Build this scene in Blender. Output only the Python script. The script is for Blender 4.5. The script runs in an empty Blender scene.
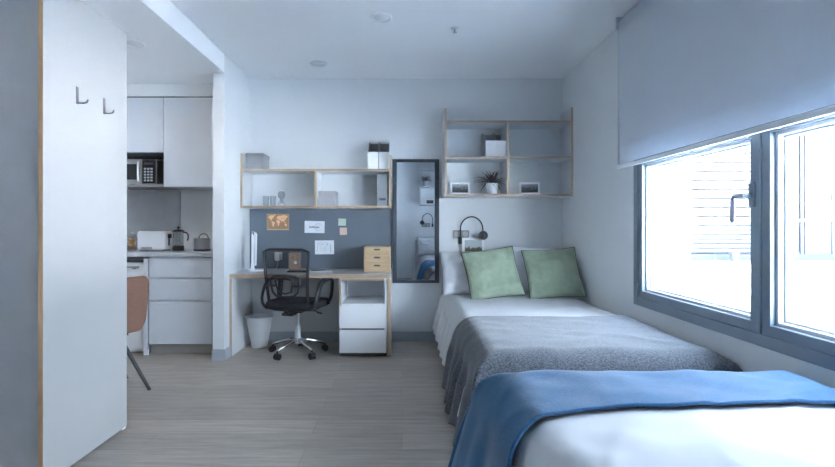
import bpy, bmesh, math, random
from mathutils import Vector, Matrix, noise
random.seed(7)
S = bpy.context.scene
COL = S.collection
PI = math.pi
F = 480.0; CX = 402.0; CY = 226.0; CZ = 1.15      # camera: focal length in pixels, vanishing point, eye height

# ------------------------------------------------------------------ materials
def nmat(name):
    m = bpy.data.materials.new(name); m.use_nodes = True
    nt = m.node_tree; nt.nodes.clear()
    out = nt.nodes.new('ShaderNodeOutputMaterial')
    return m, nt, out
def pbsdf(nt, col=(.8, .8, .8), rough=.5, metal=0., spec=.5):
    b = nt.nodes.new('ShaderNodeBsdfPrincipled')
    b.inputs['Base Color'].default_value = (*col, 1)
    b.inputs['Roughness'].default_value = rough
    b.inputs['Metallic'].default_value = metal
    b.inputs['Specular IOR Level'].default_value = spec
    return b
def ramp(nt, fac, c0, c1, p0=0., p1=1.):
    r = nt.nodes.new('ShaderNodeValToRGB')
    r.color_ramp.elements[0].position = p0; r.color_ramp.elements[1].position = p1
    r.color_ramp.elements[0].color = (*c0, 1); r.color_ramp.elements[1].color = (*c1, 1)
    nt.links.new(fac, r.inputs['Fac']); return r.outputs['Color']
def coords(nt, scale=(1, 1, 1)):
    tc = nt.nodes.new('ShaderNodeTexCoord'); mp = nt.nodes.new('ShaderNodeMapping')
    mp.inputs['Scale'].default_value = scale
    nt.links.new(tc.outputs['Object'], mp.inputs['Vector']); return mp.outputs['Vector']
def noisetex(nt, vec, scale=5., detail=3., rough=.5):
    n = nt.nodes.new('ShaderNodeTexNoise')
    n.inputs['Scale'].default_value = scale; n.inputs['Detail'].default_value = detail
    n.inputs['Roughness'].default_value = rough
    nt.links.new(vec, n.inputs['Vector']); return n.outputs['Fac']
def bump(nt, b, h, strength=.2, dist=.002):
    bp = nt.nodes.new('ShaderNodeBump')
    bp.inputs['Strength'].default_value = strength; bp.inputs['Distance'].default_value = dist
    nt.links.new(h, bp.inputs['Height']); nt.links.new(bp.outputs['Normal'], b.inputs['Normal'])
def simple(name, col, rough=.5, metal=0., var=.04, scale=6., spec=.5, bmp=0., stretch=(1, 1, 1), bdist=.002, detail=3.):
    """procedural paint / plastic / cloth: a slow noise in the colour and an optional bump"""
    m, nt, out = nmat(name)
    b = pbsdf(nt, col, rough, metal, spec)
    v = coords(nt, stretch); n = noisetex(nt, v, scale, detail)
    c0 = tuple(max(0, c * (1 - var)) for c in col); c1 = tuple(min(1, c * (1 + var)) for c in col)
    nt.links.new(ramp(nt, n, c0, c1, .3, .7), b.inputs['Base Color'])
    if bmp: bump(nt, b, n, bmp, bdist)
    nt.links.new(b.outputs[0], out.inputs[0]); return m
M = {}
M['wall'] = simple('wall_paint', (.70, .72, .735), .75, var=.015, scale=3, spec=.25)
M['ceiling'] = simple('ceiling_paint', (.86, .87, .88), .8, var=.01, scale=2, spec=.2)
M['kitchen_wall'] = simple('kitchen_wall_paint', (.76, .76, .76), .7, var=.02, scale=3)
M['white_lam'] = simple('white_laminate', (.74, .745, .76), .38, var=.012, scale=8)
M['kitchen_front'] = simple('kitchen_front_laminate', (.66, .69, .74), .35, var=.012, scale=8)
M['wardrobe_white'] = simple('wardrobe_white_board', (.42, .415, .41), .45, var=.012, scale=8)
M['gap'] = simple('dark_gap', (.07, .075, .08), .7, var=.05)
M['wardrobe_grey'] = simple('wardrobe_grey_board', (.42, .42, .435), .55, var=.03, scale=10)
M['grey_lam'] = simple('grey_laminate', (.44, .46, .49), .4, var=.02, scale=8)
M['shelf_lam'] = simple('shelf_laminate', (.60, .61, .63), .45, var=.02, scale=8)
M['plinth'] = simple('brushed_plinth', (.42, .40, .38), .35, .3, var=.05, scale=20, stretch=(1, 1, 30))
M['base_grey'] = simple('skirting_grey', (.40, .44, .49), .5, var=.02)
M['concrete'] = simple('concrete_splashback', (.46, .465, .475), .45, var=.12, scale=4, detail=8, bmp=.1)
M['counter'] = simple('counter_stone', (.48, .49, .51), .3, var=.10, scale=60, detail=5)
M['white_pl'] = simple('white_plastic', (.80, .81, .83), .35, var=.01)
M['grey_pl'] = simple('grey_plastic', (.36, .37, .39), .45, var=.02)
M['black_pl'] = simple('black_plastic', (.016, .018, .022), .42, var=.1)
M['seat_fabric'] = simple('black_seat_fabric', (.018, .02, .026), .9, var=.3, scale=300, bmp=.3)
M['chrome'] = simple('chrome', (.75, .76, .78), .14, 1., var=.01)
M['hook'] = simple('hook_metal', (.20, .205, .215), .4, .5, var=.02)
M['satin'] = simple('satin_chrome', (.72, .73, .76), .38, .8, var=.01)
M['steel'] = simple('steel', (.48, .48, .49), .28, 1., var=.04, scale=30, stretch=(1, 1, 8))
M['alu'] = simple('slate_aluminium', (.215, .26, .31), .42, .25, var=.02, scale=12)
M['alu_light'] = simple('glazing_bead', (.62, .66, .70), .4, .2, var=.02)
M['mirror_frame'] = simple('mirror_frame_slate', (.05, .065, .08), .4, var=.05)
M['felt'] = simple('pinboard_felt', (.155, .185, .22), .95, var=.13, scale=220, bmp=.3, spec=.1)
M['box_grey'] = simple('grey_cardboard', (.27, .27, .285), .7, var=.03, scale=15)
M['box_light'] = simple('light_grey_cardboard', (.42, .42, .45), .7, var=.03, scale=15)
M['file_white'] = simple('white_card', (.86, .87, .88), .6, var=.02)
M['file_grey'] = simple('grey_card', (.30, .31, .33), .7, var=.03)
M['binder'] = simple('binder_grey', (.22, .235, .265), .6, var=.04)
M['paper'] = simple('paper', (.72, .76, .80), .7, var=.03, scale=20)
M['ink'] = simple('ink', (.10, .12, .15), .8)
M['ink_pale'] = simple('pale_pencil', (.45, .47, .50), .8)
M['note_green'] = simple('sticky_note_green', (.55, .66, .55), .7)
M['note_pink'] = simple('sticky_note_peach', (.78, .58, .47), .7)
M['map_base'] = simple('map_brown', (.38, .22, .12), .7, var=.12, scale=40)
M['map_land'] = simple('map_land_orange', (.80, .50, .28), .7, var=.15, scale=40)
M['terracotta'] = simple('terracotta_upholstery', (.25, .13, .09), .75, var=.06, scale=60, bmp=.2)
M['pot_white'] = simple('white_ceramic', (.72, .74, .77), .3, var=.01)
M['soil'] = simple('soil', (.05, .035, .025), .95, var=.4, scale=80)
M['leaf'] = simple('purple_brown_leaf', (.085, .06, .065), .5, var=.4, scale=40)
M['leaf_pale'] = simple('pale_leaf', (.28, .23, .20), .5, var=.3, scale=40)
M['cookie'] = simple('jar_contents', (.62, .34, .16), .8, var=.3, scale=60)
M['cork'] = simple('cork', (.48, .32, .19), .85, var=.2, scale=80)
M['kraft'] = simple('kraft_brown', (.46, .32, .22), .75, var=.08, scale=30)
M['duvet'] = simple('white_duvet_cotton', (.53, .54, .555), .85, var=.01, scale=10, bmp=.25, spec=.2, bdist=.004)
M['pillow'] = simple('white_pillow_cotton', (.70, .72, .75), .85, var=.01, scale=14, bmp=.3, spec=.2, bdist=.004)
M['mattress'] = simple('mattress_fabric', (.6, .6, .62), .9)
M['bin'] = simple('bin_white', (.76, .78, .80), .4, var=.01)
M['terrace'] = simple('terrace_render', (.62, .62, .62), .8, var=.03, scale=1)
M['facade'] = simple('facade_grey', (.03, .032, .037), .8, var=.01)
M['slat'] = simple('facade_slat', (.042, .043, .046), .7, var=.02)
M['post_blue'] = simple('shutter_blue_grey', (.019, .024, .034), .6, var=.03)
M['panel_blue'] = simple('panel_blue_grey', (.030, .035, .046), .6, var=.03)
M['socket'] = simple('socket_grey', (.26, .25, .25), .5, var=.02)
M['socket_light'] = simple('socket_light', (.38, .38, .39), .5, var=.02)

def wood(name, c0, c1, axis='X', scale=14, rough=.5):
    m, nt, out = nmat(name)
    st = {'X': (.35, 6, 6), 'Y': (6, .35, 6), 'Z': (6, 6, .35)}[axis]
    b = pbsdf(nt, c0, rough)
    n = noisetex(nt, coords(nt, st), scale, 6, .6)
    nt.links.new(ramp(nt, n, c0, c1, .3, .7), b.inputs['Base Color'])
    bump(nt, b, n, .1, .001)
    nt.links.new(b.outputs[0], out.inputs[0]); return m
M['oak'] = wood('oak_edge', (.40, .295, .205), (.52, .40, .30), 'X')
M['oak_v'] = wood('oak_edge_vertical', (.42, .305, .21), (.55, .42, .30), 'Z')
M['oak_warm'] = wood('oak_wardrobe_edge', (.52, .31, .16), (.66, .42, .23), 'Z')
M['organiser'] = wood('organiser_wood', (.50, .34, .20), (.62, .45, .28), 'X')

def floor_mat():
    m, nt, out = nmat('grey_oak_planks')
    b = pbsdf(nt, (.3, .28, .25), .42)
    tc = nt.nodes.new('ShaderNodeTexCoord')
    br = nt.nodes.new('ShaderNodeTexBrick')
    br.inputs['Scale'].default_value = 1.0
    br.inputs['Brick Width'].default_value = 1.35; br.inputs['Row Height'].default_value = .19
    br.inputs['Mortar Size'].default_value = .0012; br.inputs['Mortar Smooth'].default_value = 0
    br.inputs['Bias'].default_value = 0
    br.inputs['Color1'].default_value = (.405, .36, .315, 1); br.inputs['Color2'].default_value = (.50, .445, .39, 1)
    br.inputs['Mortar'].default_value = (.27, .25, .23, 1)
    br.offset = .37; br.offset_frequency = 2
    nt.links.new(tc.outputs['Object'], br.inputs['Vector'])
    n1 = noisetex(nt, coords(nt, (.9, 11, 1)), 3.2, 7, .62)
    g = ramp(nt, n1, (.70, .68, .66), (1.0, 1.0, 1.0), .34, .66)
    n2 = noisetex(nt, coords(nt, (2.5, 60, 1)), 4, 4, .6)
    g2 = ramp(nt, n2, (.85, .85, .84), (1.0, 1.0, 1.0), .3, .7)
    mx = nt.nodes.new('ShaderNodeMixRGB'); mx.blend_type = 'MULTIPLY'; mx.inputs[0].default_value = 1
    nt.links.new(br.outputs['Color'], mx.inputs[1]); nt.links.new(g, mx.inputs[2])
    mx2 = nt.nodes.new('ShaderNodeMixRGB'); mx2.blend_type = 'MULTIPLY'; mx2.inputs[0].default_value = 1
    nt.links.new(mx.outputs[0], mx2.inputs[1]); nt.links.new(g2, mx2.inputs[2])
    ga = nt.nodes.new('ShaderNodeBrightContrast'); ga.inputs['Bright'].default_value = .02
    nt.links.new(mx2.outputs[0], ga.inputs['Color'])
    nt.links.new(ga.outputs[0], b.inputs['Base Color'])
    bump(nt, b, n2, .12, .001)
    nt.links.new(b.outputs[0], out.inputs[0]); return m
M['floor'] = floor_mat()

def woven(name, c0, c1, scale=160, stretch=(1, 1, 1), rough=.95, bmp=.6, big=.0):
    m, nt, out = nmat(name)
    b = pbsdf(nt, c0, rough, 0, .15)
    b.inputs['Sheen Weight'].default_value = .25
    n = noisetex(nt, coords(nt, stretch), scale, 4, .7)
    nt.links.new(ramp(nt, n, c0, c1, .36, .64), b.inputs['Base Color'])
    bump(nt, b, n, bmp, .003)
    nt.links.new(b.outputs[0], out.inputs[0]); return m
M['throw_grey'] = woven('grey_marl_wool', (.022, .026, .032), (.125, .135, .155), 120, (1, 1.5, 1))
M['throw_blue'] = woven('blue_wool', (.008, .060, .140), (.018, .095, .20), 120)
M['green'] = woven('sage_green_velvet', (.27, .335, .245), (.335, .40, .30), 7, bmp=.12)
M['green_piping'] = woven('dark_piping', (.05, .08, .075), (.09, .13, .12), 60, bmp=.1)

def glass(name, tint=(.93, .96, .97), alpha=.12, rough=.0):
    """thin architectural glass: mostly clear, a little gloss"""
    m, nt, out = nmat(name)
    t = nt.nodes.new('ShaderNodeBsdfTransparent'); t.inputs[0].default_value = (*tint, 1)
    g = nt.nodes.new('ShaderNodeBsdfGlossy'); g.inputs['Roughness'].default_value = rough
    lw = nt.nodes.new('ShaderNodeLayerWeight'); lw.inputs['Blend'].default_value = .35
    pw = nt.nodes.new('ShaderNodeMath'); pw.operation = 'MULTIPLY'; pw.inputs[1].default_value = alpha
    nt.links.new(lw.outputs['Facing'], pw.inputs[0])
    mx = nt.nodes.new('ShaderNodeMixShader')
    nt.links.new(pw.outputs[0], mx.inputs[0]); nt.links.new(t.outputs[0], mx.inputs[1]); nt.links.new(g.outputs[0], mx.inputs[2])
    nt.links.new(mx.outputs[0], out.inputs[0]); return m
M['window_glass'] = glass('window_glass', (.95, .97, .98), .15)
M['rail_glass'] = glass('balustrade_glass', (.86, .90, .95), .02)
M['jar_glass'] = glass('jar_glass', (.93, .95, .96), .55)
M['dark_glass'] = simple('dark_glass', (.02, .022, .025), .08, var=.01)
def mirror_mat():
    m, nt, out = nmat('mirror_glass')
    b = pbsdf(nt, (.58, .63, .68), .012, 1.)
    nt.links.new(b.outputs[0], out.inputs[0]); return m
M['mirror'] = mirror_mat()
def mesh_mat():
    m, nt, out = nmat('chair_mesh_net')
    t = nt.nodes.new('ShaderNodeBsdfTransparent'); b = pbsdf(nt, (.03, .035, .045), .7)
    n = noisetex(nt, coords(nt), 500, 1)
    r = nt.nodes.new('ShaderNodeMapRange'); r.inputs['To Min'].default_value = .42; r.inputs['To Max'].default_value = .62
    nt.links.new(n, r.inputs['Value'])
    mx = nt.nodes.new('ShaderNodeMixShader')
    nt.links.new(r.outputs[0], mx.inputs[0]); nt.links.new(t.outputs[0], mx.inputs[1]); nt.links.new(b.outputs[0], mx.inputs[2])
    nt.links.new(mx.outputs[0], out.inputs[0]); return m
M['net'] = mesh_mat()
def blind_mat():
    m, nt, out = nmat('roller_blind_fabric')
    b = pbsdf(nt, (.80, .82, .85), .8, 0, .2)
    tr = nt.nodes.new('ShaderNodeBsdfTranslucent'); tr.inputs[0].default_value = (.6, .66, .74, 1)
    n = noisetex(nt, coords(nt, (1, 1, 1)), 400, 2)
    bump(nt, b, n, .1, .0005)
    mx = nt.nodes.new('ShaderNodeMixShader'); mx.inputs[0].default_value = .40
    nt.links.new(b.outputs[0], mx.inputs[1]); nt.links.new(tr.outputs[0], mx.inputs[2])
    nt.links.new(mx.outputs[0], out.inputs[0]); return m
M['blind'] = blind_mat()
def lamp_mat(name, col, e):
    m, nt, out = nmat(name)
    b = pbsdf(nt, (.85, .86, .88), .4)
    b.inputs['Emission Color'].default_value = (*col, 1); b.inputs['Emission Strength'].default_value = e
    nt.links.new(b.outputs[0], out.inputs[0]); return m
M['downlight'] = simple('downlight_lens', (.78, .80, .82), .3, var=.01)
def photo_mat(name, c_sky, c_mid, c_dark, z0, z1, sc=22):
    """small printed landscape: pale sky over dark noisy hills"""
    m, nt, out = nmat(name)
    b = pbsdf(nt, c_mid, .3)
    tc = nt.nodes.new('ShaderNodeTexCoord'); sx = nt.nodes.new('ShaderNodeSeparateXYZ')
    nt.links.new(tc.outputs['Object'], sx.inputs[0])
    mr = nt.nodes.new('ShaderNodeMapRange'); mr.inputs['From Min'].default_value = z0; mr.inputs['From Max'].default_value = z1
    nt.links.new(sx.outputs['Z'], mr.inputs['Value'])
    n = noisetex(nt, coords(nt), sc, 5, .65)
    ad = nt.nodes.new('ShaderNodeMath'); ad.operation = 'MULTIPLY_ADD'; ad.inputs[1].default_value = .9
    nt.links.new(n, ad.inputs[0]); nt.links.new(mr.outputs[0], ad.inputs[2])
    r = nt.nodes.new('ShaderNodeValToRGB'); e = r.color_ramp.elements
    e[0].position = .55; e[0].color = (*c_dark, 1); e[1].position = 1.15 if False else .98; e[1].color = (*c_mid, 1)
    x = e.new(1.0); x.color = (*c_sky, 1)
    nt.links.new(ad.outputs[0], r.inputs['Fac'])
    nt.links.new(r.outputs['Color'], b.inputs['Base Color'])
    nt.links.new(b.outputs[0], out.inputs[0]); return m
M['photo_grey'] = photo_mat('grey_photo_print', (.22, .24, .26), (.07, .08, .09), (.012, .015, .018), -.03, .16, 45)
M['photo_land'] = photo_mat('valley_photo_print', (.45, .50, .52), (.20, .17, .11), (.03, .04, .022), -.02, .15, 30)

# ------------------------------------------------------------------ mesh helpers
def box(bm, x0, x1, y0, y1, z0, z1, mi=0, edges=None):
    x0, x1 = sorted((x0, x1)); y0, y1 = sorted((y0, y1)); z0, z1 = sorted((z0, z1))
    v = [bm.verts.new(p) for p in ((x0,y0,z0),(x1,y0,z0),(x1,y1,z0),(x0,y1,z0),(x0,y0,z1),(x1,y0,z1),(x1,y1,z1),(x0,y1,z1))]
    fs = {'-z': (0,3,2,1), '+z': (4,5,6,7), '-y': (0,1,5,4), '+x': (1,2,6,5), '+y': (2,3,7,6), '-x': (3,0,4,7)}
    for k, f in fs.items():
        fc = bm.faces.new([v[i] for i in f]); fc.material_index = (edges or {}).get(k, mi)
    return v
def orient_frame(t):
    t = t.normalized(); up = Vector((0, 0, 1)) if abs(t.z) < .95 else Vector((1, 0, 0))
    a = t.cross(up).normalized(); return a, a.cross(t).normalized()
def tube(bm, pts, r, n=10, closed=False, rx=None, mi=0, cap=True):
    """round (or flattened) tube along a polyline; r may be a list"""
    pts = [Vector(p) for p in pts]; N = len(pts); rings = []; pa = None
    for i, p in enumerate(pts):
        if closed: t = pts[(i + 1) % N] - pts[i - 1]
        else: t = pts[min(i + 1, N - 1)] - pts[max(i - 1, 0)]
        t.normalize()
        if pa is None: a, b = orient_frame(t)
        else:
            a = (pa - t * pa.dot(t)).normalized(); b = a.cross(t).normalized()
        pa = a
        ri = r[i] if isinstance(r, (list, tuple)) else r
        rb = ri if rx is None else rx
        rings.append([bm.verts.new(p + a * (ri * math.cos(2 * PI * k / n)) + b * (rb * math.sin(2 * PI * k / n))) for k in range(n)])
    for i in range(N if closed else N - 1):
        A, B = rings[i], rings[(i + 1) % N]
        for k in range(n):
            f = bm.faces.new((A[k], A[(k + 1) % n], B[(k + 1) % n], B[k])); f.smooth = True; f.material_index = mi
    if not closed and cap:
        for R in (rings[0], rings[-1]):
            f = bm.faces.new(R); f.material_index = mi
def lathe(bm, prof, c=(0, 0, 0), n=24, mi=0, axis='Z', smooth=True):
    """prof: list of (radius, height)"""
    rings = []
    for r, h in prof:
        ring = []
        if r < 1e-6:
            p = (0, 0, h)
            if axis == 'Y': p = (0, h, 0)
            if axis == 'X': p = (h, 0, 0)
            rings.append([bm.verts.new(Vector(c) + Vector(p))]); continue
        for k in range(n):
            a = 2 * PI * k / n
            p = (r * math.cos(a), r * math.sin(a), h)
            if axis == 'Y': p = (r * math.cos(a), h, r * math.sin(a))
            if axis == 'X': p = (h, r * math.cos(a), r * math.sin(a))
            ring.append(bm.verts.new(Vector(c) + Vector(p)))
        rings.append(ring)
    for A, B in zip(rings, rings[1:]):
        for k in range(n):
            k2 = (k + 1) % n
            if len(A) == 1 and len(B) == 1: continue
            if len(A) == 1: f = bm.faces.new((A[0], B[k2], B[k]))
            elif len(B) == 1: f = bm.faces.new((A[k], A[k2], B[0]))
            else: f = bm.faces.new((A[k], A[k2], B[k2], B[k]))
            f.smooth = smooth; f.material_index = mi
    for R in (rings[0], rings[-1]):
        if len(R) > 1:
            f = bm.faces.new(R); f.material_index = mi
def prism(bm, poly, y0, y1, mi=0, plane='XZ'):
    """extrude a polygon given in a plane along the third axis"""
    def P(u, v, w):
        return {'XZ': (u, w, v), 'YZ': (w, u, v), 'XY': (u, v, w)}[plane]
    A = [bm.verts.new(P(u, v, y0)) for u, v in poly]; B = [bm.verts.new(P(u, v, y1)) for u, v in poly]
    n = len(poly)
    for R in (A, list(reversed(B))):
        f = bm.faces.new(R); f.material_index = mi
    for k in range(n):
        f = bm.faces.new((A[k], B[k], B[(k + 1) % n], A[(k + 1) % n])); f.material_index = mi
def rrect(w, h, r, n=5, cx=0, cy=0):
    pts = []
    for sx, sy, a0 in ((1, 1, 0), (-1, 1, 90), (-1, -1, 180), (1, -1, 270)):
        for k in range(n + 1):
            a = math.radians(a0 + 90 * k / n)
            pts.append((cx + sx * (w / 2 - r) + r * math.cos(a), cy + sy * (h / 2 - r) + r * math.sin(a)))
    return pts
def BM(): return bmesh.new()
def obj(name, bm, mats, parent=None, bevel=0, loc=None, smooth=False, subsurf=0, solid=0, solid_off=0):
    bmesh.ops.recalc_face_normals(bm, faces=bm.faces)
    me = bpy.data.meshes.new(name); bm.to_mesh(me); bm.free()
    o = bpy.data.objects.new(name, me); COL.objects.link(o)
    for m in (mats if isinstance(mats, (list, tuple)) else [mats]):
        me.materials.append(M[m] if isinstance(m, str) else m)
    if parent is not None: o.parent = parent
    if loc is not None: o.location = loc
    if smooth:
        for p in me.polygons: p.use_smooth = True
    if solid:
        s = o.modifiers.new('thickness', 'SOLIDIFY'); s.thickness = solid; s.offset = solid_off
    if bevel:
        b = o.modifiers.new('bevel', 'BEVEL'); b.width = bevel; b.segments = 2; b.limit_method = 'ANGLE'; b.angle_limit = math.radians(50)
    if subsurf:
        s = o.modifiers.new('subsurf', 'SUBSURF'); s.levels = subsurf; s.render_levels = subsurf
    return o
def tag(o, label, cat, group=None, kind=None):
    o['label'] = label; o['category'] = cat
    if group: o['group'] = group
    if kind: o['kind'] = kind
    return o
def thing(name, label, cat, loc=(0, 0, 0), rotz=0, group=None, rot=None):
    o = bpy.data.objects.new(name, None); COL.objects.link(o); o.empty_display_size = .05
    o.location = loc; o.rotation_euler = rot if rot else (0, 0, rotz)
    return tag(o, label, cat, group)
def struct(name, bm, m, parent=None, bevel=0, label=None):
    o = obj(name, bm, m, parent, bevel)
    if parent is None: o['kind'] = 'structure'
    if label: o['label'] = label
    return o
def dup(root, loc, rotz=None, label=None, group=None):
    r = root.copy(); COL.objects.link(r); r.location = loc
    if rotz is not None: r.rotation_euler = (0, 0, rotz)
    if label: r['label'] = label
    if group: r['group'] = group
    for ch in list(root.children):
        c = ch.copy(); COL.objects.link(c); c.parent = r
        for g in list(ch.children):
            d = g.copy(); COL.objects.link(d); d.parent = c
    return r

# ------------------------------------------------------------------ room shell
XR, XL, YB, H = 1.605, -1.52, 4.80, 2.626        # right wall, left pier face, back wall, ceiling
HK = 2.463                                       # dropped kitchen ceiling
XKL, YF, YKB = -3.3, -.22, 4.87
b = BM(); box(b, XKL - .1, XR + .02, YF - .1, YKB + .1, -.1, 0); struct('floor', b, 'floor')
b = BM(); box(b, XL, XR + .38, YF - .1, YKB + .1, H, H + .15); struct('ceiling', b, 'ceiling')
b = BM(); box(b, XL - .098, XR, YB, YB + .2, 0, H); struct('wall_back', b, 'wall')
b = BM(); box(b, XL - .098, XL, 4.105, YB, 0, H); struct('wall_left', b, 'wall')            # pier between kitchen and desk
b = BM(); box(b, XKL - .1, XL, YF - .1, 4.105, HK, H + .15); box(b, XKL - .1, XL - .098, 4.105, YKB + .1, HK, H + .15)
struct('ceiling_kitchen', b, 'ceiling')
b = BM(); box(b, XKL, XL - .098, YKB, YKB + .15, 0, HK); struct('wall_kitchen', b, 'kitchen_wall')
b = BM(); box(b, XKL - .15, XKL, YF - .1, YKB + .15, 0, HK); struct('wall_kitchen_side', b, 'wall')
b = BM(); box(b, XKL - .15, XR + .38, YF - .12, YF, 0, H); struct('wall_front', b, 'wall')
# right wall with the window opening
WY0, WY1, WZ0, WZ1 = .99 - .055, 3.305, .614, 1.66
b = BM()
box(b, XR, XR + .38, YF - .12, WY0, 0, H); box(b, XR, XR + .38, WY1, YB + .2, 0, H)
box(b, XR, XR + .38, WY0, WY1, 0, WZ0); box(b, XR, XR + .38, WY0, WY1, WZ1, H)
struct('wall_right', b, 'wall')
# skirting
bh = .095
b = BM(); box(b, -1.518, .36, YB - .014, YB, 0, bh); struct('baseboard_back', b, 'base_grey', bevel=.002)
b = BM(); box(b, XL - .104, XL + .013, 4.091, 4.105, 0, bh); box(b, XL, XL + .013, 4.105, 4.262, 0, bh)
struct('baseboard_left', b, 'base_grey', bevel=.002)
b = BM(); box(b, XR - .013, XR, 4.79, YF, 0, bh); struct('baseboard_right', b, 'base_grey', bevel=.002)
b = BM(); box(b, XKL, .2, YF, YF + .014, 0, bh); struct('baseboard_front', b, 'base_grey', bevel=.002)

# ------------------------------------------------------------------ window
win = bpy.data.objects.new('window_1', None); COL.objects.link(win); win['kind'] = 'structure'
win['label'] = 'wide slate grey aluminium window with two casements under the roller blind'
def ring(bm, y0, y1, z0, z1, w, x0, x1, mi=0, wb=None, wt=None):
    """rectangular frame in the plane of the right wall"""
    wb = wb or w; wt = wt or w
    box(bm, x0, x1, y0, y0 + w, z0, z1, mi); box(bm, x0, x1, y1 - w, y1, z0, z1, mi)
    box(bm, x0, x1, y0 + w, y1 - w, z0, z0 + wb, mi); box(bm, x0, x1, y0 + w, y1 - w, z1 - wt, z1, mi)
YM = 2.148
b = BM(); ring(b, WY0, WY1, WZ0, WZ1, .055, XR - .012, XR + .09)
box(b, XR - .012, XR + .09, YM - .012, YM + .012, WZ0 + .055, WZ1 - .055)
struct('window_frame', b, 'alu', win, .003)
for (y0, y1) in ((YM + .012, WY1 - .055), (WY0 + .055, YM - .012)):
    b = BM(); ring(b, y0, y1, WZ0 + .055, WZ1 - .055, .048, XR - .004, XR + .075)
    sash = struct('window_sash', b, 'alu', win, .003)
    b = BM(); ring(b, y0 + .048, y1 - .048, WZ0 + .103, WZ1 - .103, .016, XR + .02, XR + .072)
    ring(b, y0 + .064, y1 - .064, WZ0 + .119, WZ1 - .119, .010, XR + .045, XR + .072)
    struct('glazing_bead', b, 'alu_light', sash, .002)
    b = BM(); box(b, XR + .055, XR + .061, y0 + .066, y1 - .066, WZ0 + .121, WZ1 - .121)
    struct('window_pane', b, 'window_glass', sash)
# handle on the far casement, lever turned down
b = BM()
hy = 2.185; hx = XR - .004
prism(b, rrect(.032, .115, .01, 4, hy, 1.292), hx - .014, hx, plane='YZ')
tube(b, [(hx - .012, hy, 1.288), (hx - .05, hy, 1.288)], .011, 12)
tube(b, [(hx - .05, hy - .01, 1.288), (hx - .052, hy + .055, 1.287), (hx - .05, hy + .068, 1.272), (hx - .05, hy + .07, 1.165)], .0095, 10)
hd = struct('window_handle', b, 'alu', win, .0015)
b = BM(); tube(b, [(hx - .004, WY1 - .06, .69), (hx - .004, WY1 - .06, .76)], .008, 8); tube(b, [(hx - .004, WY1 - .06, 1.28), (hx - .004, WY1 - .06, 1.35)], .008, 8)
struct('window_hinge', b, 'alu', win)

# roller blind, drawn half way
bl = thing('roller_blind', 'white fabric roller blind pulled halfway down over the window', 'blind', (1.558, 3.39, H))
b = BM(); tube(b, [(0, -.01, -.045), (0, -2.53, -.045)], .032, 16); obj('roller_tube', b, 'alu_light', bl)
for y in (0, -2.552):
    b = BM(); box(b, -.045, .040, y, y + .012, -.09, 0); obj('bracket', b, 'blind', bl, .002)
b = BM()
ny = 60; grid = []
for i in range(ny + 1):
    y = -.0 - 2.54 * i / ny
    grid.append([b.verts.new((-.034 + .0015 * math.sin(y * 3) * (k / 8), y, -.045 - (1.045 - .045) * k / 8)) for k in range(9)])
for i in range(ny):
    for k in range(8): b.faces.new((grid[i][k], grid[i + 1][k], grid[i + 1][k + 1], grid[i][k + 1]))
obj('blind_fabric', b, 'blind', bl, smooth=True, solid=.0012)
b = BM(); box(b, -.041, -.027, -.002, -2.538, -1.078, -1.05); obj('bottom_bar', b, 'white_lam', bl, .004)

# ------------------------------------------------------------------ outside, seen through the panes
GZ = .50
b = BM(); box(b, XR + .39, 26, -10, 30, GZ - .3, GZ); tag(struct('terrace', b, 'terrace'), 'white terrace floor outside the window', 'terrace', kind='structure')
fa = thing('building', 'neighbouring building with pale slatted facade across the terrace', 'building', (0, 9, GZ))
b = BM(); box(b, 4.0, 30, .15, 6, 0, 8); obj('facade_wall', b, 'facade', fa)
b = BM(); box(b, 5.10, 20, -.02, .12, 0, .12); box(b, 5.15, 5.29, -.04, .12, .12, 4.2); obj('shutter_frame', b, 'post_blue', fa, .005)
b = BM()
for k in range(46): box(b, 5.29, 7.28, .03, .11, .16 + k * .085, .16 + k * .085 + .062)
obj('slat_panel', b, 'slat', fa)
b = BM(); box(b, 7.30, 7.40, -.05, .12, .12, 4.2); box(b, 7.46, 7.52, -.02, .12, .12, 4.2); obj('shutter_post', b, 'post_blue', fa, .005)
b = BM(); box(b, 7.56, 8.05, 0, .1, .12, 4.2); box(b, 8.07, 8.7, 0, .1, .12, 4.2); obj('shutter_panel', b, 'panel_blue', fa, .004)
for (x, lab) in ((6.02, 'small grey planter box by the slatted facade, left of two'), (7.1, 'small grey planter box by the slatted facade, right of two')):
    b = BM(); prism(b, [(-.05, 0), (.05, 0), (.06, .17), (-.06, .17)], -.05, .05)
    box(b, -.068, .068, -.06, .06, .15, .18)
    o = obj('planter_box', b, 'post_blue', None, .004, (x, 8.7, GZ)); tag(o, lab, 'planter', 'planters on the terrace')
bal = thing('glass_balustrade', 'frameless glass balustrade with thin top rail outside the window', 'balustrade', (3.3, 0, GZ))
for (y0, y1) in ((-2.3, .18), (.2, 2.6), (2.62, 5.1), (5.12, 7.6)):
    b = BM(); box(b, 0, .012, y0, y1, .05, .69); obj('glass_panel', b, 'rail_glass', bal)
b = BM(); box(b, -.008, .02, -2.3, 7.6, .69, .702); obj('top_rail', b, 'alu_light', bal)
b = BM(); box(b, -.03, .04, -2.3, 7.6, 0, .06); obj('base_channel', b, 'alu_light', bal, .003)
b = BM(); box(b, 2.60, 2.68, 4.95, 5.03, GZ, 4.5); 
tag(obj('terrace_post', b, 'post_blue', None, .004), 'slim blue grey post outside at the left edge of the window', 'post')

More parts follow.
